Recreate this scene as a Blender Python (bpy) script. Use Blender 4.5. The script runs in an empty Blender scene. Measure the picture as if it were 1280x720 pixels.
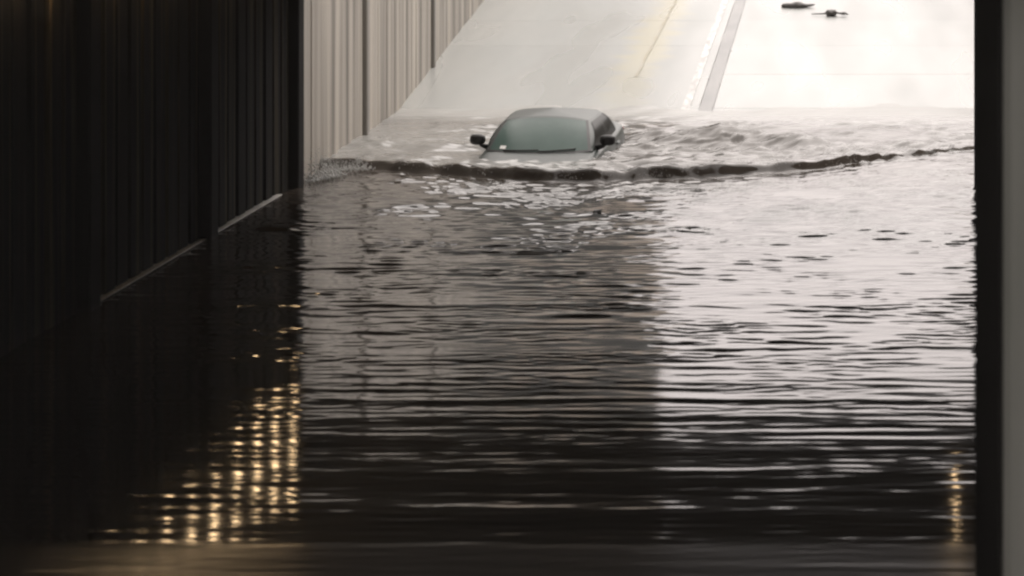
import bpy, bmesh, math, random
import numpy as np
from mathutils import Vector, Matrix, Euler

random.seed(7)
rng = np.random.default_rng(11)
S = bpy.context.scene
C = S.collection

# ------------------------------------------------------------------ camera
# x = across the road, y = along the road away from the camera, z = 0 at the flood level
FPX, HCAM = 4350.0, 4.25                      # focal length in photo pixels (1280 wide), height over water
cam_d = bpy.data.cameras.new('camera')
cam_d.sensor_width = 36.0
cam_d.lens = FPX / 1280 * 36.0
cam_d.shift_x = (640 - 1050) / 1280
cam_d.shift_y = -(360 + 165) / 1280
cam_d.clip_start = 0.5
cam_d.clip_end = 6000
cam_d.dof.use_dof = True
cam_d.dof.focus_distance = 49.0
cam_d.dof.aperture_fstop = 3.2
cam = bpy.data.objects.new('camera', cam_d)
cam.location = (0, 0, HCAM)
cam.rotation_euler = (math.radians(90), 0, 0)
C.objects.link(cam)
S.camera = cam

# ------------------------------------------------------------------ sky, sun, exposure
SUN_EL, SUN_ROT = 46.0, 30.0                  # degrees; rotation measured from +Y towards +X
world = bpy.data.worlds.new('World')
S.world = world
world.use_nodes = True
wn, wl = world.node_tree.nodes, world.node_tree.links
bg = wn['Background']
sky = wn.new('ShaderNodeTexSky')
sky.sky_type = 'NISHITA'
sky.sun_disc = False
sky.sun_elevation = math.radians(SUN_EL)
sky.sun_rotation = math.radians(SUN_ROT)
sky.air_density = 1.4
sky.dust_density = 6.0
sky.ozone_density = 1.0
grey = wn.new('ShaderNodeRGBToBW')
tint = wn.new('ShaderNodeMix'); tint.data_type = 'RGBA'; tint.blend_type = 'MULTIPLY'
tint.inputs[0].default_value = 1.0
tint.inputs[7].default_value = (1.0, 0.93, 0.905, 1)
mixs = wn.new('ShaderNodeMix'); mixs.data_type = 'RGBA'
mixs.inputs[0].default_value = 0.9            # rain cloud: nearly grey
wl.new(sky.outputs[0], grey.inputs[0])
wl.new(grey.outputs[0], tint.inputs[6])
wl.new(sky.outputs[0], mixs.inputs[6])
wl.new(tint.outputs[2], mixs.inputs[7])
cloud = wn.new('ShaderNodeMix'); cloud.data_type = 'RGBA'
cloud.inputs[0].default_value = 0.68            # even overcast veil over the clear-sky gradient
cloud.inputs[7].default_value = (9.8, 8.85, 8.55, 1)
wl.new(mixs.outputs[2], cloud.inputs[6])
wl.new(cloud.outputs[2], bg.inputs[0])
bg.inputs[1].default_value = 0.12

sun_d = bpy.data.lights.new('sun', 'SUN')
sun_d.energy = 0.9
sun_d.angle = math.radians(80)
sun_d.color = (1.0, 0.95, 0.88)
sun = bpy.data.objects.new('sun', sun_d)
e, r = math.radians(SUN_EL), math.radians(SUN_ROT)
sdir = Vector((math.sin(r) * math.cos(e), math.cos(r) * math.cos(e), math.sin(e)))
sun.rotation_euler = sdir.to_track_quat('Z', 'Y').to_euler()
sun.location = (0, 60, 60)
C.objects.link(sun)

vs = S.view_settings
vs.view_transform = 'Standard'
vs.look = 'None'
vs.gamma = 1.0
vs.exposure = 0.70
S.cycles.filter_width = 2.4
S.cycles.max_bounces = 8
S.cycles.sample_clamp_indirect = 6.0
S.cycles.caustics_reflective = False
S.cycles.caustics_refractive = False

# ------------------------------------------------------------------ materials
def mat(name, col, rough=0.6, col2=None, nscale=(3, 3, 3), detail=4, spec=0.5, bump=0.0, bscale=40,
        metal=0.0, vary=0.0, emit=None, estr=0.0, coat=0.0, lo=0.35, hi=0.65, rough2=None):
    m = bpy.data.materials.new(name); m.use_nodes = True
    n, l = m.node_tree.nodes, m.node_tree.links
    b = n['Principled BSDF']
    b.inputs['Base Color'].default_value = (*col, 1)
    b.inputs['Roughness'].default_value = rough
    b.inputs['Specular IOR Level'].default_value = spec
    b.inputs['Metallic'].default_value = metal
    b.inputs['Coat Weight'].default_value = coat
    if emit:
        b.inputs['Emission Color'].default_value = (*emit, 1)
        b.inputs['Emission Strength'].default_value = estr
    if col2 or bump:
        g = n.new('ShaderNodeNewGeometry')
        mp = n.new('ShaderNodeMapping'); mp.inputs['Scale'].default_value = nscale
        l.new(g.outputs['Position'], mp.inputs[0])
    if col2:
        t = n.new('ShaderNodeTexNoise'); t.inputs['Scale'].default_value = 1.0; t.inputs['Detail'].default_value = detail
        l.new(mp.outputs[0], t.inputs[0])
        rp = n.new('ShaderNodeValToRGB')
        rp.color_ramp.elements[0].position = lo; rp.color_ramp.elements[1].position = hi
        rp.color_ramp.elements[0].color = (*col, 1); rp.color_ramp.elements[1].color = (*col2, 1)
        l.new(t.outputs[0], rp.inputs[0])
        out = rp.outputs[0]
        if rough2 is not None:
            mr = n.new('ShaderNodeMapRange'); mr.inputs[1].default_value = lo; mr.inputs[2].default_value = hi
            mr.inputs[3].default_value = rough; mr.inputs[4].default_value = rough2
            l.new(t.outputs[0], mr.inputs[0]); l.new(mr.outputs[0], b.inputs['Roughness'])
        if vary:
            oi = n.new('ShaderNodeObjectInfo')
            mr = n.new('ShaderNodeMapRange'); mr.inputs[3].default_value = 1 - vary; mr.inputs[4].default_value = 1 + vary
            l.new(oi.outputs['Random'], mr.inputs[0])
            mx = n.new('ShaderNodeVectorMath'); mx.operation = 'SCALE'
            l.new(out, mx.inputs[0]); l.new(mr.outputs[0], mx.inputs['Scale'])
            out = mx.outputs[0]
        l.new(out, b.inputs['Base Color'])
    if bump:
        t2 = n.new('ShaderNodeTexNoise'); t2.inputs['Scale'].default_value = bscale; t2.inputs['Detail'].default_value = 5
        l.new(g.outputs['Position'], t2.inputs[0])
        bp = n.new('ShaderNodeBump'); bp.inputs['Strength'].default_value = bump; bp.inputs['Distance'].default_value = 0.02
        l.new(t2.outputs[0], bp.inputs['Height']); l.new(bp.outputs[0], b.inputs['Normal'])
    return m

M = {}
M['earth'] = mat('wet_earth_and_grass', (0.05, 0.07, 0.03), 0.9, (0.10, 0.09, 0.05), (.6, .6, .6))
M['road'] = mat('wet_asphalt', (0.10, 0.10, 0.095), 0.35, (0.16, 0.155, 0.145), (1, .3, 1), rough2=0.2)
M['slab'] = mat('wet_concrete_slab', (0.34, 0.36, 0.345), 0.36, (0.46, 0.475, 0.455), (1.1, .10, 1), vary=.05, rough2=.24, bump=.03, bscale=7, lo=.25, hi=.75, detail=1.5)
def stain_slab(m):
    n, l = m.node_tree.nodes, m.node_tree.links
    b = n['Principled BSDF']
    src = b.inputs['Base Color'].links[0].from_socket
    g = n.new('ShaderNodeNewGeometry'); sp = n.new('ShaderNodeSeparateXYZ'); l.new(g.outputs['Position'], sp.inputs[0])
    nz = n.new('ShaderNodeTexNoise'); nz.inputs['Scale'].default_value = 1.1; nz.inputs['Detail'].default_value = 2
    l.new(g.outputs['Position'], nz.inputs[0])
    def mth(op, a, b_=None, c=None):
        k = n.new('ShaderNodeMath'); k.operation = op
        for i, v in enumerate((a, b_, c)):
            if v is None: continue
            if isinstance(v, (int, float)): k.inputs[i].default_value = v
            else: l.new(v, k.inputs[i])
        return k.outputs[0]
    off = mth('MULTIPLY_ADD', nz.outputs[0], 1.1, sp.outputs[0])
    d = mth('ABSOLUTE', mth('ADD', off, 3.95 - .55))
    mr = n.new('ShaderNodeMapRange'); mr.interpolation_type = 'SMOOTHSTEP'
    mr.inputs[1].default_value = .62; mr.inputs[2].default_value = .12
    l.new(d, mr.inputs[0])
    fy_ = n.new('ShaderNodeMapRange'); fy_.inputs[1].default_value = 61; fy_.inputs[2].default_value = 71; fy_.inputs[3].default_value = .25
    l.new(sp.outputs[1], fy_.inputs[0])
    mx = n.new('ShaderNodeMix'); mx.data_type = 'RGBA'; mx.inputs[7].default_value = (.455, .44, .33, 1)
    l.new(mth('MULTIPLY', mr.outputs[0], fy_.outputs[0]), mx.inputs[0]); l.new(src, mx.inputs[6]); l.new(mx.outputs[2], b.inputs['Base Color'])
stain_slab(M['slab'])
M['joint'] = mat('joint_filler', (0.22, 0.22, 0.205), 0.35)
M['seam'] = mat('asphalt_repair_strip', (0.20, 0.205, 0.20), 0.35, (0.27, 0.27, 0.26), (3, .5, 3))
M['white_paint'] = mat('white_road_paint', (0.74, 0.74, 0.72), 0.4, (0.44, 0.44, 0.42), (9, 1.2, 9), lo=.4, hi=.6)
M['yellow_paint'] = mat('faded_yellow_paint', (0.36, 0.32, 0.19), 0.4, (0.38, 0.36, 0.29), (5, 1, 5))
M['soot'] = mat('sooty_concrete', (0.010, 0.0095, 0.008), 0.9, (0.085, 0.066, 0.036), (4, 4, .12), spec=.06, vary=.35, lo=.5, hi=.72)  # warm vertical streaks paint faint lamplight into the soot colour
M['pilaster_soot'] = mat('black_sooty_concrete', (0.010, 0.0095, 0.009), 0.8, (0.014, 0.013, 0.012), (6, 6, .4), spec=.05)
M['soffit'] = mat('sooty_soffit_concrete', (0.24, 0.23, 0.21), 0.85, (0.31, 0.295, 0.27), (1, 1, 1), spec=.1)
M['ledge'] = mat('pale_ledge_paint', (0.62, 0.60, 0.56), 0.55, (0.40, 0.385, 0.35), (2, 2, 2))
M['ret'] = mat('stained_retaining_concrete', (0.10, 0.087, 0.071), 0.6, (0.40, 0.365, 0.315), (1.5, 1.5, .09), vary=.12, bump=.1, lo=.3, hi=.62)
M['ret_dark'] = mat('dark_wet_concrete', (0.16, 0.148, 0.13), 0.55, (0.21, 0.195, 0.17), (5, 5, .3), vary=.05)
M['pier'] = mat('grey_pier_concrete', (0.14, 0.145, 0.13), 0.7, (0.18, 0.183, 0.168), (4, 4, .5), bump=.15)
M['stone'] = mat('brown_stone_cladding', (0.55, 0.47, 0.39), 0.7, (0.62, 0.535, 0.45), (.6, .6, .3))
M['tower'] = mat('dark_green_grey_cladding', (0.07, 0.078, 0.072), 0.6, (0.09, 0.098, 0.09), (.5, .5, .3))
M['glass'] = mat('building_glass', (0.02, 0.025, 0.026), 0.12)
M['steel'] = mat('galvanised_steel', (0.10, 0.10, 0.10), 0.5, metal=.8)
M['lens'] = mat('amber_lamp_lens', (0.8, 0.6, 0.3), 0.4, emit=(1.0, 0.68, 0.37), estr=11.0)
M['bark'] = mat('wet_dark_bark', (0.03, 0.028, 0.025), 0.5, (0.06, 0.053, 0.045), (14, 14, 14))

def water_mat():
    m = bpy.data.materials.new('murky_flood_water'); m.use_nodes = True
    n, l = m.node_tree.nodes, m.node_tree.links
    b = n['Principled BSDF']
    b.inputs['IOR'].default_value = 1.333
    g = n.new('ShaderNodeNewGeometry')
    at = n.new('ShaderNodeAttribute'); at.attribute_name = 'foam'
    mx = n.new('ShaderNodeMix'); mx.data_type = 'RGBA'
    mx.inputs[6].default_value = (0.058, 0.047, 0.037, 1)
    mx.inputs[7].default_value = (0.50, 0.53, 0.52, 1)
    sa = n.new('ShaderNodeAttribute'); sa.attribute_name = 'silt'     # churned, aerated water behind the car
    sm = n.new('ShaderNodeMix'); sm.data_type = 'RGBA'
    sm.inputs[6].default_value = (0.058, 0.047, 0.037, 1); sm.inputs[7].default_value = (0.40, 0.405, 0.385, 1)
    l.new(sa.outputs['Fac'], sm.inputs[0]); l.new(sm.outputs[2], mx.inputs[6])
    nz = n.new('ShaderNodeTexNoise'); nz.inputs['Scale'].default_value = 9; nz.inputs['Detail'].default_value = 6
    l.new(g.outputs['Position'], nz.inputs[0])
    mr = n.new('ShaderNodeMapRange'); mr.inputs[1].default_value = .45; mr.inputs[2].default_value = .62
    l.new(nz.outputs[0], mr.inputs[0])
    mu = n.new('ShaderNodeMath'); mu.operation = 'MULTIPLY'
    l.new(mr.outputs[0], mu.inputs[0]); l.new(at.outputs['Fac'], mu.inputs[1])
    l.new(mu.outputs[0], mx.inputs[0]); l.new(mx.outputs[2], b.inputs['Base Color'])
    at2 = n.new('ShaderNodeAttribute'); at2.attribute_name = 'ruffle'
    mr2 = n.new('ShaderNodeMapRange'); mr2.clamp = False; mr2.inputs[3].default_value = .07; mr2.inputs[4].default_value = .17
    l.new(at2.outputs['Fac'], mr2.inputs[0])
    ad = n.new('ShaderNodeMath'); ad.operation = 'MULTIPLY_ADD'; ad.inputs[1].default_value = .5
    l.new(mu.outputs[0], ad.inputs[0]); l.new(mr2.outputs[0], ad.inputs[2])
    l.new(ad.outputs[0], b.inputs['Roughness'])
    return m
M['water'] = water_mat()

# ------------------------------------------------------------------ mesh helpers
def link(name, me, m, parent=None):
    o = bpy.data.objects.new(name, me)
    if m: 
        me.materials.clear(); me.materials.append(m)
    C.objects.link(o)
    if parent: o.parent = parent
    return o

def tag(o, label=None, cat=None, group=None, kind=None):
    if label: o['label'] = label
    if cat: o['category'] = cat
    if group: o['group'] = group
    if kind: o['kind'] = kind
    return o

def empty(name, loc=(0, 0, 0)):
    o = bpy.data.objects.new(name, None); C.objects.link(o); o.location = loc
    return o

def box_bm(bm, x0, x1, y0, y1, z0, z1, bev=0.0):
    vs_ = [bm.verts.new(p) for p in ((x0, y0, z0), (x1, y0, z0), (x1, y1, z0), (x0, y1, z0),
                                     (x0, y0, z1), (x1, y0, z1), (x1, y1, z1), (x0, y1, z1))]
    fs = [bm.faces.new([vs_[i] for i in f]) for f in
          ((3, 2, 1, 0), (4, 5, 6, 7), (0, 1, 5, 4), (1, 2, 6, 5), (2, 3, 7, 6), (3, 0, 4, 7))]
    if bev:
        es = {e for f in fs for e in f.edges}
        bmesh.ops.bevel(bm, geom=list(es), offset=bev, segments=1, affect='EDGES')

def box(name, m, x0, x1, y0, y1, z0, z1, bev=0.0, parent=None):
    bm = bmesh.new(); box_bm(bm, x0, x1, y0, y1, z0, z1, bev)
    return fin(name, bm, m, parent)

def fin(name, bm, m, parent=None, smooth=False):
    bmesh.ops.recalc_face_normals(bm, faces=bm.faces)
    me = bpy.data.meshes.new(name); bm.to_mesh(me); bm.free()
    if smooth:
        for p in me.polygons: p.use_smooth = True
    return link(name, me, m, parent)

def grid_mesh(name, P, m, parent=None, smooth=True, close_u=False):
    """P: array (nu, nv, 3)"""
    nu, nv = P.shape[:2]
    idx = np.arange(nu * nv).reshape(nu, nv)
    if close_u: idx = np.vstack([idx, idx[:1]])
    q = np.stack([idx[:-1, :-1], idx[1:, :-1], idx[1:, 1:], idx[:-1, 1:]], -1).reshape(-1, 4)
    me = bpy.data.meshes.new(name)
    me.vertices.add(nu * nv); me.vertices.foreach_set('co', P.reshape(-1).astype(np.float32))
    me.loops.add(q.size); me.loops.foreach_set('vertex_index', q.reshape(-1).astype(np.int32))
    me.polygons.add(len(q))
    me.polygons.foreach_set('loop_start', np.arange(0, q.size, 4, dtype=np.int32))
    if smooth: me.polygons.foreach_set('use_smooth', np.ones(len(q), dtype=bool))
    me.update(calc_edges=True); me.validate()
    return link(name, me, m, parent)

def tube_bm(bm, pts, rad, seg=8):
    rings = []
    for i, p in enumerate(pts):
        p = Vector(p)
        d = Vector(pts[min(i + 1, len(pts) - 1)]) - Vector(pts[max(i - 1, 0)])
        q = d.normalized().to_track_quat('Z', 'Y')
        rr = rad[i] if hasattr(rad, '__len__') else rad
        rings.append([bm.verts.new(p + q @ Vector((rr * math.cos(a), rr * math.sin(a), 0)))
                      for a in [2 * math.pi * k / seg for k in range(seg)]])
    for a, b in zip(rings[:-1], rings[1:]):
        for k in range(seg):
            bm.faces.new((a[k], a[(k + 1) % seg], b[(k + 1) % seg], b[k]))
    bm.faces.new(rings[0][::-1]); bm.faces.new(rings[-1])

# ------------------------------------------------------------------ levels along the road
XL, XR, XR2 = -7.30, 1.83, 4.95               # left wall, right underpass wall, right wall of the open cutting
Y_NEAR, Y_FAR = 14.5, 47.0                    # the two portals
G = 5.5                                       # street level
SHORE = 61.6
def road_z(y):
    if y < -80: return G
    if y < 10: return -0.98 + (G + .98) * (10 - y) / 90
    if y < Y_FAR: return -0.98
    if y < SHORE: return -0.98 * (SHORE - y) / (SHORE - Y_FAR)
    return min(G, 0.0517 * (y - SHORE))
Y_TOP = SHORE + G / 0.0517
FL = .033
def xl(y): return XL - FL * max(0, min(y, Y_TOP) - Y_FAR)

# ------------------------------------------------------------------ terrain, road
ys = [-3000, -80.1, -80, 10, 30, Y_FAR, SHORE, 80, 100, Y_TOP, Y_TOP + .1, 4000]
rows = []
for y in ys:
    z = road_z(y) - 0.35
    if y <= -80.1 or y >= Y_TOP + .1: z = G
    rows.append([(-3000, y, G), (-300, y, G), (xl(y) - .45, y, G), (xl(y) - .45, y, z), (XR2 + .45, y, z), (XR2 + .45, y, G), (300, y, G), (3000, y, G)])
ter = grid_mesh('terrain', np.array(rows, float), M['earth'], smooth=False)
tag(ter, 'dark street level ground either side of the road cutting', kind='structure')

ry = [-79, 10, 25, Y_FAR, 50.8]
road = grid_mesh('road', np.array([[(XL - .2, y, road_z(y)), (XR2 + .2, y, road_z(y))] for y in ry]), M['road'], smooth=False)
tag(road, 'wet pale concrete road climbing out of the flooded underpass', kind='structure')
up = grid_mesh('upper_carriageway', np.array([[(xl(y) - .2, y, road_z(y)), (XR2 + .2, y, road_z(y))] for y in (99.4, 130, Y_TOP - .5)]), M['slab'], road, smooth=False)
bed = grid_mesh('joint_bed', np.array([[(xl(y) - .2, y, road_z(y) - .03), (XR2 + .2, y, road_z(y) - .03)] for y in (50.8, SHORE, 99.4)]), M['joint'], road, smooth=False)
SL = 5.4
k = 0
y = 50.8
while y < 99:
    for (a, b) in ((None, -2.50), (-2.24, XR2 + .2)):
        g = .008
        y0, y1 = y + g, y + SL - g
        cx = random.uniform(-.003, .003)
        bm = bmesh.new()
        vv = []
        for zz in (-.12, 0):
            for (xx, yy) in ((xl(y0) - .2 if a is None else a, y0), (b, y0), (b, y1), (xl(y1) - .2 if a is None else a, y1)):
                vv.append(bm.verts.new((xx, yy, road_z(yy) + zz + cx)))
        for f in ((3, 2, 1, 0), (4, 5, 6, 7), (0, 1, 5, 4), (1, 2, 6, 5), (2, 3, 7, 6), (3, 0, 4, 7)):
            bm.faces.new([vv[i] for i in f])
        fin('concrete_slab', bm, M['slab'], road)
    y += SL
def strip(name, m, x0, x1, y0, y1, dz, jag=0.0, n=40):
    P = []
    for i in range(n + 1):
        yy = y0 + (y1 - y0) * i / n
        j0 = jag * (random.random() - .5); j1 = jag * (random.random() - .5)
        P.append([(x0 + j0, yy, road_z(yy) + dz), (x1 + j1, yy, road_z(yy) + dz)])
    return grid_mesh(name, np.array(P), m, road, smooth=False)
strip('repair_strip', M['seam'], -2.49, -2.25, 52, 99, -.003, .015)
strip('white_lane_line', M['white_paint'], -2.80, -2.66, 58, 99, .010, .015)
strip('yellow_line', M['yellow_paint'], -3.93, -3.88, 66.5, 99, .014, .03)

# ------------------------------------------------------------------ flood water
def px(x, y):                                   # photo pixel on the flood level -> (X, Y), used once to survey the waves
    d = FPX * HCAM / (y + 165); return ((x - 1050) / FPX * d, d)

gx = np.arange(XL - .72, XR2 + .05, 0.06)
gy = np.concatenate([np.arange(4, 18, .08), np.arange(18, 48.5, .025), np.arange(48.5, 50, .015), np.arange(50, 57, .025), np.arange(57, 66, .05)])
# bow wave: foot of its front face
foot = [(345, 208), (420, 213), (500, 216), (600, 222), (690, 229), (745, 230), (830, 226), (900, 222), (1000, 214), (1120, 199), (1230, 186)]
fp = np.array([px(*p) for p in foot])
o_ = np.argsort(fp[:, 0])
XX, YY = np.meshgrid(gx, gy)                    # rows = y
def foot_line(x):
    return np.interp(x, fp[o_, 0], fp[o_, 1]) + .08 * np.sin(x * 1.7 + .5) + .04 * np.sin(x * 4.3)
_b = np.clip(np.minimum((YY - 38) / 9, (62 - YY) / 10), 0, 1); _b = _b * _b * (3 - 2 * _b)
YY = YY + _b * (foot_line(XX) - 49.0)           # mesh rows follow the bow wave so its steep face stays clean
def sines(n, lmin, lmax, spread, seed, slope):
    rg = np.random.default_rng(seed)
    h = np.zeros_like(XX)
    lam = np.exp(rg.uniform(math.log(lmin), math.log(lmax), n))
    th = rg.normal(0, spread, n); ph = rg.uniform(0, 2 * math.pi, n)
    for la, t, p in zip(lam, th, ph):
        kk = 2 * math.pi / la
        h += np.cos(kk * (XX * math.sin(t) + YY * math.cos(t)) + p) / kk
    return h * slope * math.sqrt(2 / n)
def sstep(v, a, b):
    t = np.clip((v - a) / (b - a), 0, 1); return t * t * (3 - 2 * t)
def gauss(v, s): return np.exp(-(v / s) ** 2)

near = 1 - sstep(YY, 25, 34)
calm = .6 + .4 * sstep(YY, 21.6, 22.6)
def patchy(seed, lo, hi):
    p_ = sines(14, lo, hi, .9, seed, 1.0); return p_ / np.abs(p_).max()
patch = patchy(4, 2.5, 9)
def env(seed):                                   # short-lived ripple groups: they swell and die along and across the road
    p_ = sines(24, .9, 3.5, 1.0, seed, 1.0); p_ /= p_.std()
    return np.clip(.75 + .65 * p_, 0, 2.2)
far_k = 1.2
Hh = sines(60, .20, .48, .15, 1, .0115) * near * calm
Hh += sines(46, .18, .55, .32, 2, .026) * (1 - near) * env(22) * far_k
Hh += sines(46, .38, .9, .50, 12, .017) * (1 - near) * env(24)
Hh += sines(50, .13, .26, .50, 3, .040) * (1 - near) * env(23) + sines(50, .12, .26, .36, 33, .013) * near * calm * (.6 + .4 * env(25)) * (1 + 1.3 * sstep(-XX, 4.8, 6.0))
Hh += sines(30, .8, 2.2, .2, 13, .006)
Hh *= (1 + (.4 - .3 * near) * patch) * (1 + 1.4 * sstep(YY, 35, 44))
for (yp, a, s, bow) in ((382, .006, .14, .012), (500, .005, .11, .006), (668, .0008, .10, .004)):
    d0 = px(700, yp)[1]
    wob = .06 * np.sin(XX * 1.3 + yp) + .03 * np.sin(XX * 3.1 + 2 * yp)
    Hh += a * (1 + .5 * np.sin(XX * .9 + yp)) * gauss(YY - d0 - bow * (XX + 3) ** 2 - wob, s)
amp = np.array([.12, .13, .13, .14, .17, .18, .18, .17, .13, .08, .055])
fy = foot_line(XX); fa = np.interp(XX, fp[o_, 0], amp[o_])
t = YY - fy
bowz = np.where(t < 0, 0, np.where(t < .22, sstep(t, 0, .22), .30 + .70 * np.exp(-((t - .22) / .5) ** 2)))
bowz *= np.where(t > 0, 1 - sstep(t, 3, 8), 1)
fa = fa * (1 + .07 * np.sin(XX * 2.7 + 1) + .10 * np.sin(XX * 6.9) + .05 * np.sin(XX * 15.1 + 2 * np.sin(XX * 3)))
Hh += fa * bowz
Hh += sines(50, .12, .45, .9, 41, .22) * gauss(t - .15, .4) * (.6 + .5 * np.sin(XX * 1.9 + .8 * np.sin(XX * 4)))   # churn on the crest
# a second crest in front on the right, against the wall
chop_f = gauss(YY - fy + 1.1, 1.25) * (1 - .35 * sstep(XX, -1.5, .5))
Hh += (sines(50, .11, .38, .8, 5, .13)) * chop_f * (.5 + .8 * np.clip(.5 + patch, 0, 1))
# wake: humps and chop behind the crest
wake = sstep(t, .2, 1.0) * (1 - sstep(YY, 55.5, 60))
Hh += sines(40, .5, 2.2, .6, 6, .10) * wake * (.55 + .45 * sstep(XX, -5, -3.4)) + sines(50, .12, .5, .9, 16, .24) * wake * np.clip(.6 + patch, .4, 1.3) * (.5 + .7 * gauss(t - 1.2, 1.8))
def hump(x, y, a, sx, sy):
    X0, Y0 = px(x, y); return a * np.exp(-((XX - X0) / sx) ** 2 - ((YY - Y0) / sy) ** 2)
Hh += sines(60, .10, .45, 1.1, 51, .26) * wake * gauss(XX + 1.6, 1.9) * gauss(YY - 52.6, 1.6)
Hh += hump(898, 182, .10, .35, .7) + hump(890, 182, .17, 1.3, .9) + hump(1005, 188, .12, .40, .5) + hump(970, 185, .09, 1.1, .7)
Hh += hump(820, 180, .12, .5, .6) + hump(560, 190, .08, .6, .7) + hump(470, 186, .07, .4, .6) + hump(1150, 182, .07, .5, .4)
shore = 1 - sstep(YY, 58.5, 61.2)
Hh = Hh * shore + (1 - shore) * (.016 * np.sin(XX * 1.1 + 1 + .5 * YY) + .010 * np.sin(XX * 2.9 + YY) + .006 * np.sin(XX * 7.3 - 2 * YY) + .006 * np.sin(YY * 9 + XX * .6))
foam = np.clip(gauss(t - .36, .16) * .3 * (1 - sstep(np.abs(XX + 4.1), 2, 3.2)) + .12 * gauss(t + .9, .7) * (patch > .05), 0, 1)
foam = np.maximum(foam, .35 * gauss(XX - XL, .4) * gauss(t - .2, .6))
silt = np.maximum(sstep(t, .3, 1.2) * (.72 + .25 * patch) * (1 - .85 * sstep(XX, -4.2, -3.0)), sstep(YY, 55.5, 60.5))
foam = np.maximum(foam, .3 * gauss(XX - 1.6, .7) * gauss(t, .8))
ruf = np.maximum(1 - sstep(YY, 21.7, 22.1), np.maximum(2.6 * sstep(YY, 56, 61), .9 * sstep(t, .35, 1.2)))
Pw = np.stack([XX, YY, Hh], -1)
water = grid_mesh('water', Pw, M['water'])
tag(water, 'murky brown flood water filling the underpass', kind='structure')
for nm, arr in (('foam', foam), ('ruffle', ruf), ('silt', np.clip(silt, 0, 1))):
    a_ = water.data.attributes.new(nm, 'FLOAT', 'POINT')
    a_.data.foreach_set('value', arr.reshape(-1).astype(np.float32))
def water_at(x, y):
    return float(Hh.reshape(-1)[int(np.argmin((XX - x) ** 2 + (YY - y) ** 2))])

# ------------------------------------------------------------------ underpass: left wall
SOF = 3.85
PIL = [46.33 - 6.40 * i for i in range(6)]
lw = empty('underpass_wall', (XL, 30, -1))
tag(lw, 'dark sooty ribbed wall with pilasters along the left of the underpass', 'wall')
def part(name, m, x0, x1, y0, y1, z0, z1, par, bev=0.0):
    o = box(name, m, x0, x1, y0, y1, z0, z1, bev)
    o.parent = par; o.matrix_parent_inverse = Matrix.Translation(-Vector(par.location))
    return o
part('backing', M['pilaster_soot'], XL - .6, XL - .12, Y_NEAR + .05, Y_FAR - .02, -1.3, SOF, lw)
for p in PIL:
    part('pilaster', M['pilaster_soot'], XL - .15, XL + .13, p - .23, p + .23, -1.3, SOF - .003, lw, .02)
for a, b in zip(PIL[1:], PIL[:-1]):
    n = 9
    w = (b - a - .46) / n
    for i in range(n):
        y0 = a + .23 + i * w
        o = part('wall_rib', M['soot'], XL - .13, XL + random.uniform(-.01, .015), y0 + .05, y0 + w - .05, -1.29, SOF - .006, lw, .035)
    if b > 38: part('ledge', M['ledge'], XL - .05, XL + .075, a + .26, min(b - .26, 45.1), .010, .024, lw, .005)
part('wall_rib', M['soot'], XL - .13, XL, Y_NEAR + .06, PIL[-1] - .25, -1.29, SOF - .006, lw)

# right wall of the underpass
rw = empty('underpass_wall', (XR, 30, -1))
tag(rw, 'dark wall on the right side of the underpass behind the grey pier', 'wall')
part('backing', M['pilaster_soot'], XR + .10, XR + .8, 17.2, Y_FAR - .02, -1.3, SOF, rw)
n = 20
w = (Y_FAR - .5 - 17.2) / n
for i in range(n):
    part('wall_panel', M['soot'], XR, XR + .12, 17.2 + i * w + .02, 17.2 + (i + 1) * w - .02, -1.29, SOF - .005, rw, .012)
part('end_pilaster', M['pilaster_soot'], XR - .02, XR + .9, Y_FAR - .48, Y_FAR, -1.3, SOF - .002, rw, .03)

# near pier at the right edge of the picture
pr = empty('bridge_pier', (1.5, 15.7, -1))
tag(pr, 'out of focus grey concrete pier at the right edge of the frame', 'pier')
part('shaft', M['pier'], .683, 3.2, Y_NEAR, 17.0, -1.3, SOF - .004, pr, .03)
part('inner_face', M['pilaster_soot'], .664, .684, Y_NEAR + .06, 17.02, -1.3, SOF - .006, pr)  # thin black sheet: shade on the pier's inner side, put in as colour
part('footing', M['pier'], .50, 3.4, Y_NEAR - .2, 17.2, -1.4, -.55, pr, .04)
pl = empty('bridge_pier', (-8, 15.7, -1))
tag(pl, 'grey concrete pier at the near left corner of the underpass', 'pier')
part('shaft', M['pier'], XL - 1.6, XL + .1, Y_NEAR - .4, Y_NEAR + .04, -1.3, SOF - .004, pl, .03)

# deck
dk = empty('bridge_deck', (-2.5, 30, SOF))
tag(dk, 'dark concrete bridge deck roofing the flooded underpass', 'bridge')
part('slab', M['soffit'], XL - 1.7, XR2 + 1.2, Y_NEAR, Y_FAR, SOF + .45, SOF + .95, dk)
yy = Y_NEAR + .03
nb = 24
w = (Y_FAR - Y_NEAR - .06) / nb
for i in range(nb):
    part('beam', M['soffit'], XL - 1.69, XR2 + 1.19, yy + i * w + .02, yy + (i + 1) * w - .02, SOF, SOF + .452, dk, .03)
part('portal_beam', M['soffit'], XL - 1.6, XR2 + 1.1, Y_FAR - .42, Y_FAR - .012, 2.85, SOF + .3, dk, .04)  # unseen beam, added low to cut off the bright sky reflected in the water
part('far_parapet', M['ret'], XL - 1.7, XR2 + 1.2, Y_FAR - .01, Y_FAR + .22, SOF - .02, SOF + 1.9, dk, .03)
part('near_parapet', M['pier'], XL - 1.7, XR2 + 1.2, Y_NEAR - .22, Y_NEAR + .02, SOF + .02, SOF + 1.9, dk, .03)

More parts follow.
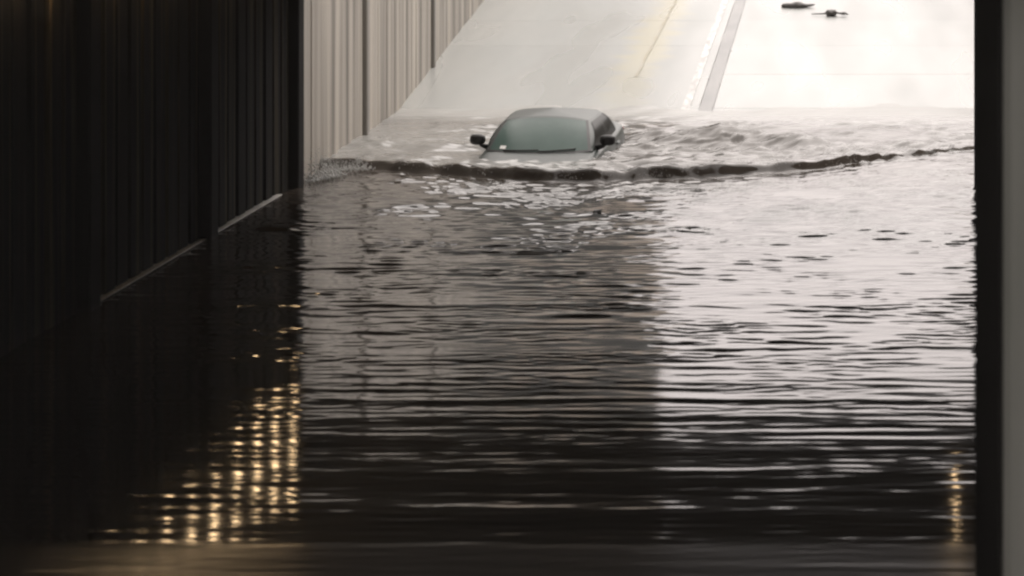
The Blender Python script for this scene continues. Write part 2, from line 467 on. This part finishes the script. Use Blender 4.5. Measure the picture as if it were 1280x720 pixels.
# ------------------------------------------------------------------ open cutting: retaining walls
def retaining(sign, X, label):
    rt = empty('retaining_wall', (X, Y_FAR, 0))
    tag(rt, label, 'wall')
    xb0, xb1 = (X - .5, X - .10) if sign < 0 else (X + .10, X + .5)
    part('backing', M['ret_dark'], xb0, xb1, Y_FAR + .23, Y_TOP - 1, -1.4, G + .3, rt)
    y = Y_FAR + .25
    pil = [55.5, 68.3] if sign < 0 else [53.4, 62.2]
    while y < 92:
        w = random.choice((.8, 1.1, 1.4))
        near = [p for p in pil if y - .01 <= p + .22 and y + w > p - .22]
        if near:
            p = near[0]
            y = p + .24
            x0, x1 = (X - .12, X + .06) if sign < 0 else (X - .06, X + .12)
            part('pilaster', M['ret_dark'], x0, x1, p - .17, p + .17, -1.4, G + .28, rt, .02)
            continue
        d = random.uniform(-.01, .01)
        x0, x1 = (X - .11, X + d) if sign < 0 else (X - d, X + .11)
        part('wall_panel', M['ret'], x0, x1, y + .003, y + w - .003, -1.39, G + .27, rt, .015)
        y += w
    x0, x1 = (X - .11, X) if sign < 0 else (X, X + .11)
    part('upper_wall', M['ret'], x0, x1, 92.3, Y_TOP - 1, -.5, G + .27, rt)
    x0, x1 = (X - .6, X + .2) if sign < 0 else (X - .2, X + .6)
    part('coping', M['ret'], x0, x1, Y_FAR + .25, Y_TOP - 1, G + .28, G + .55, rt, .02)
    if sign < 0: rt.rotation_euler.z = math.atan(FL)
retaining(-1, XL, 'brown stained concrete retaining wall left of the wet ramp')
retaining(1, XR2, 'pale concrete retaining wall on the right of the wet ramp')

# ------------------------------------------------------------------ building mirrored in the water
bd = empty('office_building', (0, 0, G))
tag(bd, 'tall dark office block on a brown podium mirrored in the water', 'building')
BW, BD = 62, 26
part('podium', M['stone'], -BW, 0, 0, BD, G, 25.5, bd)
part('tower', M['tower'], -BW + .3, -.3, .3, BD - .3, 25.5, 64, bd)
part('roof', M['stone'], -BW, 0, 0, BD, 64, 64.6, bd)
for fl in range(5):
    for i in range(12):
        x = -BW + 2 + i * 5.0
        part('window', M['glass'], x, x + 1.6, -.03, .05, G + 1.5 + fl * 3.8, G + 3.5 + fl * 3.8, bd)
for fl in range(8):
    for i in range(12):
        x = -BW + 1.4 + i * 5.0
        part('window', M['glass'], x, x + 3.8, .27, .35, 27.2 + fl * 4.5, 30.0 + fl * 4.5, bd)
bd.location = (-12.2, 242, G)
bd.rotation_euler.z = math.radians(35)

# ------------------------------------------------------------------ lamps in the underpass
LZ = 3.26
tr = empty('cable_tray', (XL, 38, LZ))
tag(tr, 'steel cable tray running along the top of the dark wall', 'cable tray')
part('tray', M['steel'], XL + .15, XL + .33, 20, 46.2, LZ + .12, LZ + .16, tr)
for p in PIL[:5]:
    part('bracket', M['steel'], XL + .125, XL + .30, p - .03, p + .03, LZ + .06, LZ + .119, tr)
words = ['first', 'second', 'third', 'fourth', 'fifth', 'sixth', 'seventh', 'eighth', 'ninth', 'tenth', 'eleventh', 'twelfth']
def lamp(x, y, z, label, group):
    t = empty('lamp', (x, y, z))
    tag(t, label, 'lamp', group)
    bm = bmesh.new(); box_bm(bm, -.09, .09, -.10, .10, .05, .115, .012)
    fin('housing', bm, M['steel'], t)
    bm = bmesh.new(); box_bm(bm, -.02, .02, -.08, .08, -.10, .052, .012)
    fin('lens', bm, M['lens'], t)
    return t
for i in range(11):
    lamp(XL + .24, 44.9 - 1.41 * i, LZ, 'amber lamp under the cable tray, %s from the far end of the dark wall' % words[i], 'lamps along the left wall')
lr = lamp(1.32, 39.5, 3.3, 'single amber lamp hanging from the deck near the right wall', None)
bm = bmesh.new(); tube_bm(bm, [(0, 0, .115), (0, 0, .55)], .012)
fin('rod', bm, M['steel'], lr)

# ------------------------------------------------------------------ car
def paint_mat():
    m = mat('silver_green_car_paint', (0.058, 0.071, 0.066), .38, metal=.0, spec=.28)
    return m
M['paint'] = paint_mat()
M['wind'] = mat('fogged_teal_windscreen', (0.048, 0.090, 0.078), .2, (0.068, 0.115, 0.10), (2, 2, 2), spec=.18)
M['sglass'] = mat('dark_side_glass', (0.010, 0.012, 0.012), .3, spec=.05)
M['black'] = mat('black_plastic', (0.012, 0.012, 0.012), .5)
M['rubber'] = mat('tyre_rubber', (0.015, 0.015, 0.015), .8)
M['rim'] = mat('alloy_rim', (.4, .4, .4), .3, metal=.9)
M['lampglass'] = mat('headlight_lens', (.5, .53, .53), .1)
M['red'] = mat('tail_light_red', (.25, .01, .01), .2)
M['paper'] = mat('white_sticker', (.85, .85, .82), .5)

car = empty('car', (0, 0, 0))
tag(car, 'silver green sedan driving bonnet deep through the flood water', 'car')
# body: sections from nose (y=-2.4) to tail (y=2.4); ring = closed loop
st = [(-2.42, .50, .42, .50), (-2.36, .68, .30, .62), (-2.2, .80, .22, .70), (-1.8, .875, .20, .79), (-1.3, .90, .20, .87), (-.95, .905, .20, .925),
      (-.4, .91, .20, .945), (.4, .915, .20, .955), (1.2, .91, .20, .97), (1.7, .90, .22, .985), (2.1, .86, .27, .975), (2.33, .76, .36, .94), (2.41, .60, .48, .84)]
P = []
for (y, w, zb, zt) in st:
    mid = (zb + zt) / 2
    half = [(0, zb), (w * .6, zb), (w * .93, zb + .03), (w * .985, zb + .14), (w, mid), (w * .992, zt - .16), (w * .965, zt - .075),
            (w * .89, zt - .02), (w * .7, zt + .006), (w * .35, zt + .03), (0, zt + .037)]
    ring = half + [(-a, b) for a, b in half[-2:0:-1]]
    P.append([(a, y, b) for a, b in ring])
P = np.array(P)
body = grid_mesh('body', np.transpose(P, (1, 0, 2)), M['paint'], car, close_u=True)
bmb = bmesh.new(); bmb.from_mesh(body.data)
bmesh.ops.holes_fill(bmb, edges=[e_ for e_ in bmb.edges if e_.is_boundary], sides=60)
bmesh.ops.recalc_face_normals(bmb, faces=bmb.faces); bmb.to_mesh(body.data); bmb.free()
sub = body.modifiers.new('subsurf', 'SUBSURF'); sub.levels = 1; sub.render_levels = 2

# greenhouse surface: u runs round the cabin, v from belt to roof edge
def ring_pts(wf, yf, bow_f, ws, wr, yr, bow_r, z, dz=0.0):
    """named edges -> dict of functions of s in 0..1"""
    def front(s): x = -wf + 2 * wf * s; return (x, yf - bow_f * (1 - (x / wf) ** 2), z + dz * (1 - (x / wf) ** 2))
    def right(s):
        wv = wf + (ws - wf) * math.sin(math.pi * min(1, s * 1.25) / 2) if s < .8 else ws + (wr - ws) * ((s - .8) / .2) ** 1.5
        return (wv, yf + (yr - yf) * s, z)
    def rear(s): x = wr - 2 * wr * s; return (x, yr + bow_r * (1 - (x / wr) ** 2), z)
    def left(s): x, y_, z_ = right(1 - s); return (-x, y_, z_)
    return dict(front=front, right=right, rear=rear, left=left)
belt = ring_pts(.78, -.78, .30, .825, .70, 1.78, .10, .925)
rail = ring_pts(.615, .00, .10, .64, .57, 1.12, .06, 1.275, .07)
def cab(side, s, v, off=0.0):
    a = Vector(belt[side](s)); b = Vector(rail[side](s))
    p = a.lerp(b, v)
    bul = .045 * math.sin(math.pi * v) if side in ('right', 'left') else .035 * math.sin(math.pi * v)
    nrm = {'front': Vector((0, -.5, .85)), 'rear': Vector((0, .55, .83)), 'right': Vector((.93, 0, .36)), 'left': Vector((-.93, 0, .36))}[side]
    return p + nrm.normalized() * (bul + off)
ring = []
for side, n in (('front', 14), ('right', 18), ('rear', 14), ('left', 18)):
    for i in range(n): ring.append((side, i / n))
nv = 8
P = np.array([[tuple(cab(sd, s, j / nv)) for j in range(nv + 1)] for sd, s in ring])
pillars = grid_mesh('cabin_frame', P, M['paint'], car, close_u=True)
# roof cap: concentric inward copies of the top ring, crowned
top = P[:, -1, :]
cen = np.array([0, .54, 1.275])
caps = [top]
for f in (.96, .85, .65, .4, .18, 0.02):
    q = cen + (top - cen) * f
    q[:, 2] = top[:, 2] * f + (1 - f) * 1.365 + .034 * (1 - f * f)* .2 + .012 * (1 - f ** 4)
    caps.append(q)
roof = grid_mesh('roof', np.transpose(np.array(caps), (1, 0, 2)), M['paint'], car, close_u=True)
def pane(name, m, side, s0, s1, v0, v1, off, cut0=0.0, cut1=0.0, nu=12, nvv=6):
    P = np.array([[tuple(cab(side, (s0 + cut0 * (j / nvv)) + ((s1 - cut1 * (j / nvv)) - (s0 + cut0 * (j / nvv))) * i / nu, v0 + (v1 - v0) * j / nvv, off))
                   for j in range(nvv + 1)] for i in range(nu + 1)])
    o = grid_mesh(name, P, m, car)
    return o
ws_ = pane('windscreen', M['wind'], 'front', .035, .965, .03, .93, .008)
o = pane('sticker', M['paper'], 'front', .13, .19, .07, .15, .012, nu=3, nvv=3); o.parent = ws_
o = pane('windscreen_trim', M['black'], 'front', .02, .98, -.01, .035, .010); o.parent = ws_
for a, b in ((.008, .035), (.965, .992)):
    o = pane('windscreen_edge', M['black'], 'front', a, b, 0, .96, .006, nu=3); o.parent = ws_
pane('rear_window', M['sglass'], 'rear', .06, .94, .06, .93, .008)
for sd in ('right', 'left'):
    f = (lambda a: a) if sd == 'right' else (lambda a: 1 - a)
    for (nm, a, b, c0, c1) in (('front_side_window', .03, .44, .02, .0), ('rear_side_window', .48, .80, .0, .02), ('quarter_window', .82, .93, .0, .03)):
        if sd == 'right': pane(nm, M['sglass'], sd, a, b, .05, .90, .008, c0, c1)
        else: pane(nm, M['sglass'], sd, 1 - b, 1 - a, .05, .90, .008, c1, c0)
    if sd == 'right': pane('window_pillar', M['black'], sd, .44, .48, .05, .90, .009, nu=2)
    else: pane('window_pillar', M['black'], sd, .52, .56, .05, .90, .009, nu=2)
for s in (-1, 1):
    # mirror: rounded shell on a stalk
    bm = bmesh.new()
    bmesh.ops.create_icosphere(bm, subdivisions=3, radius=1)
    for v in bm.verts:
        x, y_, z_ = v.co
        pw = lambda q, e_: math.copysign(abs(q) ** e_, q)
        v.co = (s * .96 + pw(x, .7) * .115, -.48 + pw(y_, .8) * .075 + abs(x) * .02, 1.045 + pw(z_, .7) * .078)
    mi = fin('wing_mirror', bm, M['black'], car, True)
    bm = bmesh.new(); tube_bm(bm, [(s * .80, -.50, .93), (s * .90, -.49, .965), (s * .94, -.48, 1.0)], [.04, .032, .03])
    fin('stalk', bm, M['black'], mi, True)
    # headlight
    bm = bmesh.new(); bmesh.ops.create_icosphere(bm, subdivisions=2, radius=1)
    for v in bm.verts: v.co = (s * .66 + v.co.x * .15, -2.16 + v.co.y * .16 + abs(v.co.x) * .03, .60 + v.co.z * .075)
    fin('headlight', bm, M['lampglass'], car, True)
    bm = bmesh.new(); bmesh.ops.create_icosphere(bm, subdivisions=2, radius=1)
    for v in bm.verts: v.co = (s * .66 + v.co.x * .16, 2.26 + v.co.y * .12, .82 + v.co.z * .075)
    fin('tail_light', bm, M['red'], car, True)
    for y_ in (-.25, .85):
        bm = bmesh.new(); box_bm(bm, s * .90 - .03, s * .90 + .03, y_, y_ + .2, .79, .82, .01)
        fin('door_handle', bm, M['paint'], car)
    # wiper
    bm = bmesh.new()
    q0 = [cab('front', .5 + s * .02 + (-.30 if s < 0 else .0) + .34 * i / 6, .03 + .035 * i / 6, .022) for i in range(7)]
    tube_bm(bm, q0, .010, 6)
    fin('wiper', bm, M['black'], car)
    for wy in (-1.42, 1.36):
        # wheels
        bm = bmesh.new()
        prof = [(.20, -.09), (.29, -.105), (.325, -.08), (.33, 0), (.325, .08), (.29, .105), (.20, .09)]
        ns = 28
        rr = [[bm.verts.new((s * .80 + b_, wy + a_ * math.cos(2 * math.pi * k_ / ns), .33 + a_ * math.sin(2 * math.pi * k_ / ns))) for a_, b_ in prof] for k_ in range(ns)]
        for k_ in range(ns):
            for j in range(len(prof) - 1):
                bm.faces.new((rr[k_][j], rr[k_][j + 1], rr[(k_ + 1) % ns][j + 1], rr[(k_ + 1) % ns][j]))
        wh = fin('tyre', bm, M['rubber'], car, True)
        bm = bmesh.new()
        bmesh.ops.create_cone(bm, cap_ends=True, segments=24, radius1=.205, radius2=.205, depth=.15,
                              matrix=Matrix.Translation((s * .80, wy, .33)) @ Matrix.Rotation(math.pi / 2, 4, 'Y'))
        fin('rim', bm, M['rim'], wh)
bm = bmesh.new(); box_bm(bm, -.42, .42, -2.47, -2.38, .40, .56, .03); fin('grille', bm, M['black'], car)
bm = bmesh.new(); box_bm(bm, -.26, .26, 2.39, 2.44, .62, .74, .01); fin('number_plate', bm, M['paper'], car)
CX, CY = -4.31, 51.45
car.location = (CX, CY, road_z(CY) - .055)
car.rotation_euler = (math.atan(.98 / (SHORE - Y_FAR)), 0, math.radians(-4.5))

# ------------------------------------------------------------------ spray thrown up against the wall and off the bow wave
def spray(name, label, spots, seed):
    rg = random.Random(seed)
    bm = bmesh.new()
    for (x, y, z, sx, sy, sz, n, r0) in spots:
        for _ in range(n):
            h = rg.random() ** 1.8
            p = Vector((x + rg.gauss(0, sx) * (1 - .4 * h), y + rg.gauss(0, sy), z + h * sz))
            r = r0 * rg.uniform(.4, 1.2) * (1.1 - .7 * h)
            el = rg.uniform(1.0, 3.2)
            m4 = Matrix.Translation(p) @ Matrix.Rotation(rg.uniform(-.5, .5), 4, 'Y') @ Matrix.Diagonal((r, r, r * el, 1))
            bmesh.ops.create_icosphere(bm, subdivisions=1, radius=1, matrix=m4)
    o = fin(name, bm, M['drop'], None, True)
    tag(o, label, kind='stuff')
M['drop'] = mat('spray_droplets', (0.70, 0.71, 0.70), .25)
spots = []
for i in range(9):
    a = i / 8
    spots.append((XL + .14 + .28 * a, 46.9 + .8 * a, .02, .05, .12, random.choice((.25, .5, .6, .4)) * (1 - .5 * a), 70, .009))
    spots.append((XL + .12 + .55 * a, 48.0 + .9 * a * .6 + random.uniform(-.2, .2), .05, .05, .18, random.choice((.18, .3, .45, .38)) * (1 - .5 * a), 80, .008))
spray('spray', 'white spray thrown up where the bow wave hits the left wall', spots, 3)
spots = []
for i in range(16):
    xx = random.uniform(-6.2, -.6); yy = float(np.interp(xx, fp[o_, 0], fp[o_, 1])) + random.uniform(.1, .4)
    spots.append((xx, yy, .06, .14, .08, random.uniform(.08, .17), 40, .006))
for i in range(5):
    xx = random.uniform(-.2, 1.9); yy = float(np.interp(xx, fp[o_, 0], fp[o_, 1])) + random.uniform(.0, .5)
    spots.append((xx, yy, .03, .12, .1, random.uniform(.06, .15), 40, .006))
spray('splash_drops', 'fine drops flying off the crest of the bow wave', spots, 5)

# ------------------------------------------------------------------ debris
def lump(name, label, cat, cx, cy, length, width, height, seed, taper=.0, kind='road'):
    rg = random.Random(seed)
    bm = bmesh.new()
    bmesh.ops.create_icosphere(bm, subdivisions=3, radius=1)
    for v in bm.verts:
        u = v.co.x
        k_ = (1 - taper * max(0, u) ** 1.3) * (1 + .18 * math.sin(7 * u + seed) + .1 * math.sin(17 * u + 3 * v.co.y))
        v.co = (u * length / 2, v.co.y * width / 2 * k_, math.copysign(abs(v.co.z) ** .55, v.co.z) * height * k_ * (.35 if v.co.z < 0 else 1) + .05 * max(0, u) ** 3)
    o = fin(name, bm, M['bark'], None, True)
    o.location = (cx, cy, road_z(cy) + .02 if kind == 'road' else water_at(cx, cy) + .004)
    tag(o, label, cat)
    return o
a = lump('driftwood_slab', 'long dark flat piece of driftwood stranded on the upper ramp', 'driftwood', -.97, 81.0, .80, .5, .10, 2, .75)
rt = empty('broken_branch', (-.19, 78.9, road_z(78.9) + .02))
tag(rt, 'thin broken branch with a dark clump lying on the ramp', 'branch')
bm = bmesh.new(); tube_bm(bm, [(-.46, .1, .02), (-.2, 0, .03), (.1, .05, .05), (.38, -.1, .02)], [.010, .018, .022, .012]); fin('stem', bm, M['bark'], rt, True)
bm = bmesh.new(); bmesh.ops.create_icosphere(bm, subdivisions=3, radius=1)
for v in bm.verts:
    c = v.co; k_ = 1 + .3 * math.sin(6 * c.x + 2) * math.cos(5 * c.z)
    v.co = (c.x * .14 * k_, c.y * .2, .05 + c.z * .075 * k_)
fin('clump', bm, M['bark'], rt, True)
bm = bmesh.new(); bmesh.ops.create_icosphere(bm, subdivisions=2, radius=1)
for v in bm.verts: v.co = (.27 + v.co.x * .08, -.06 + v.co.y * .1, .04 + v.co.z * .035)
fin('leaf', bm, M['bark'], rt, True)
fx, fyy = px(747, 266)
lump('floating_scrap', 'small dark scrap floating in front of the bow wave', 'scrap', fx, fyy, .12, .22, .04, 5, .3, 'water')

# ------------------------------------------------------------------ thin rain haze
M['air'] = bpy.data.materials.new('rain_haze'); M['air'].use_nodes = True
n_, l_ = M['air'].node_tree.nodes, M['air'].node_tree.links
n_.remove(n_['Principled BSDF'])
vol = n_.new('ShaderNodeVolumePrincipled')
vol.inputs['Color'].default_value = (.93, .93, .92, 1)
vol.inputs['Density'].default_value = .0005
l_.new(vol.outputs[0], n_['Material Output'].inputs['Volume'])
hz = box('haze', M['air'], -90, 60, -95, 300, -3, 66)
tag(hz, 'thin rain haze hanging over the road cutting', kind='stuff')
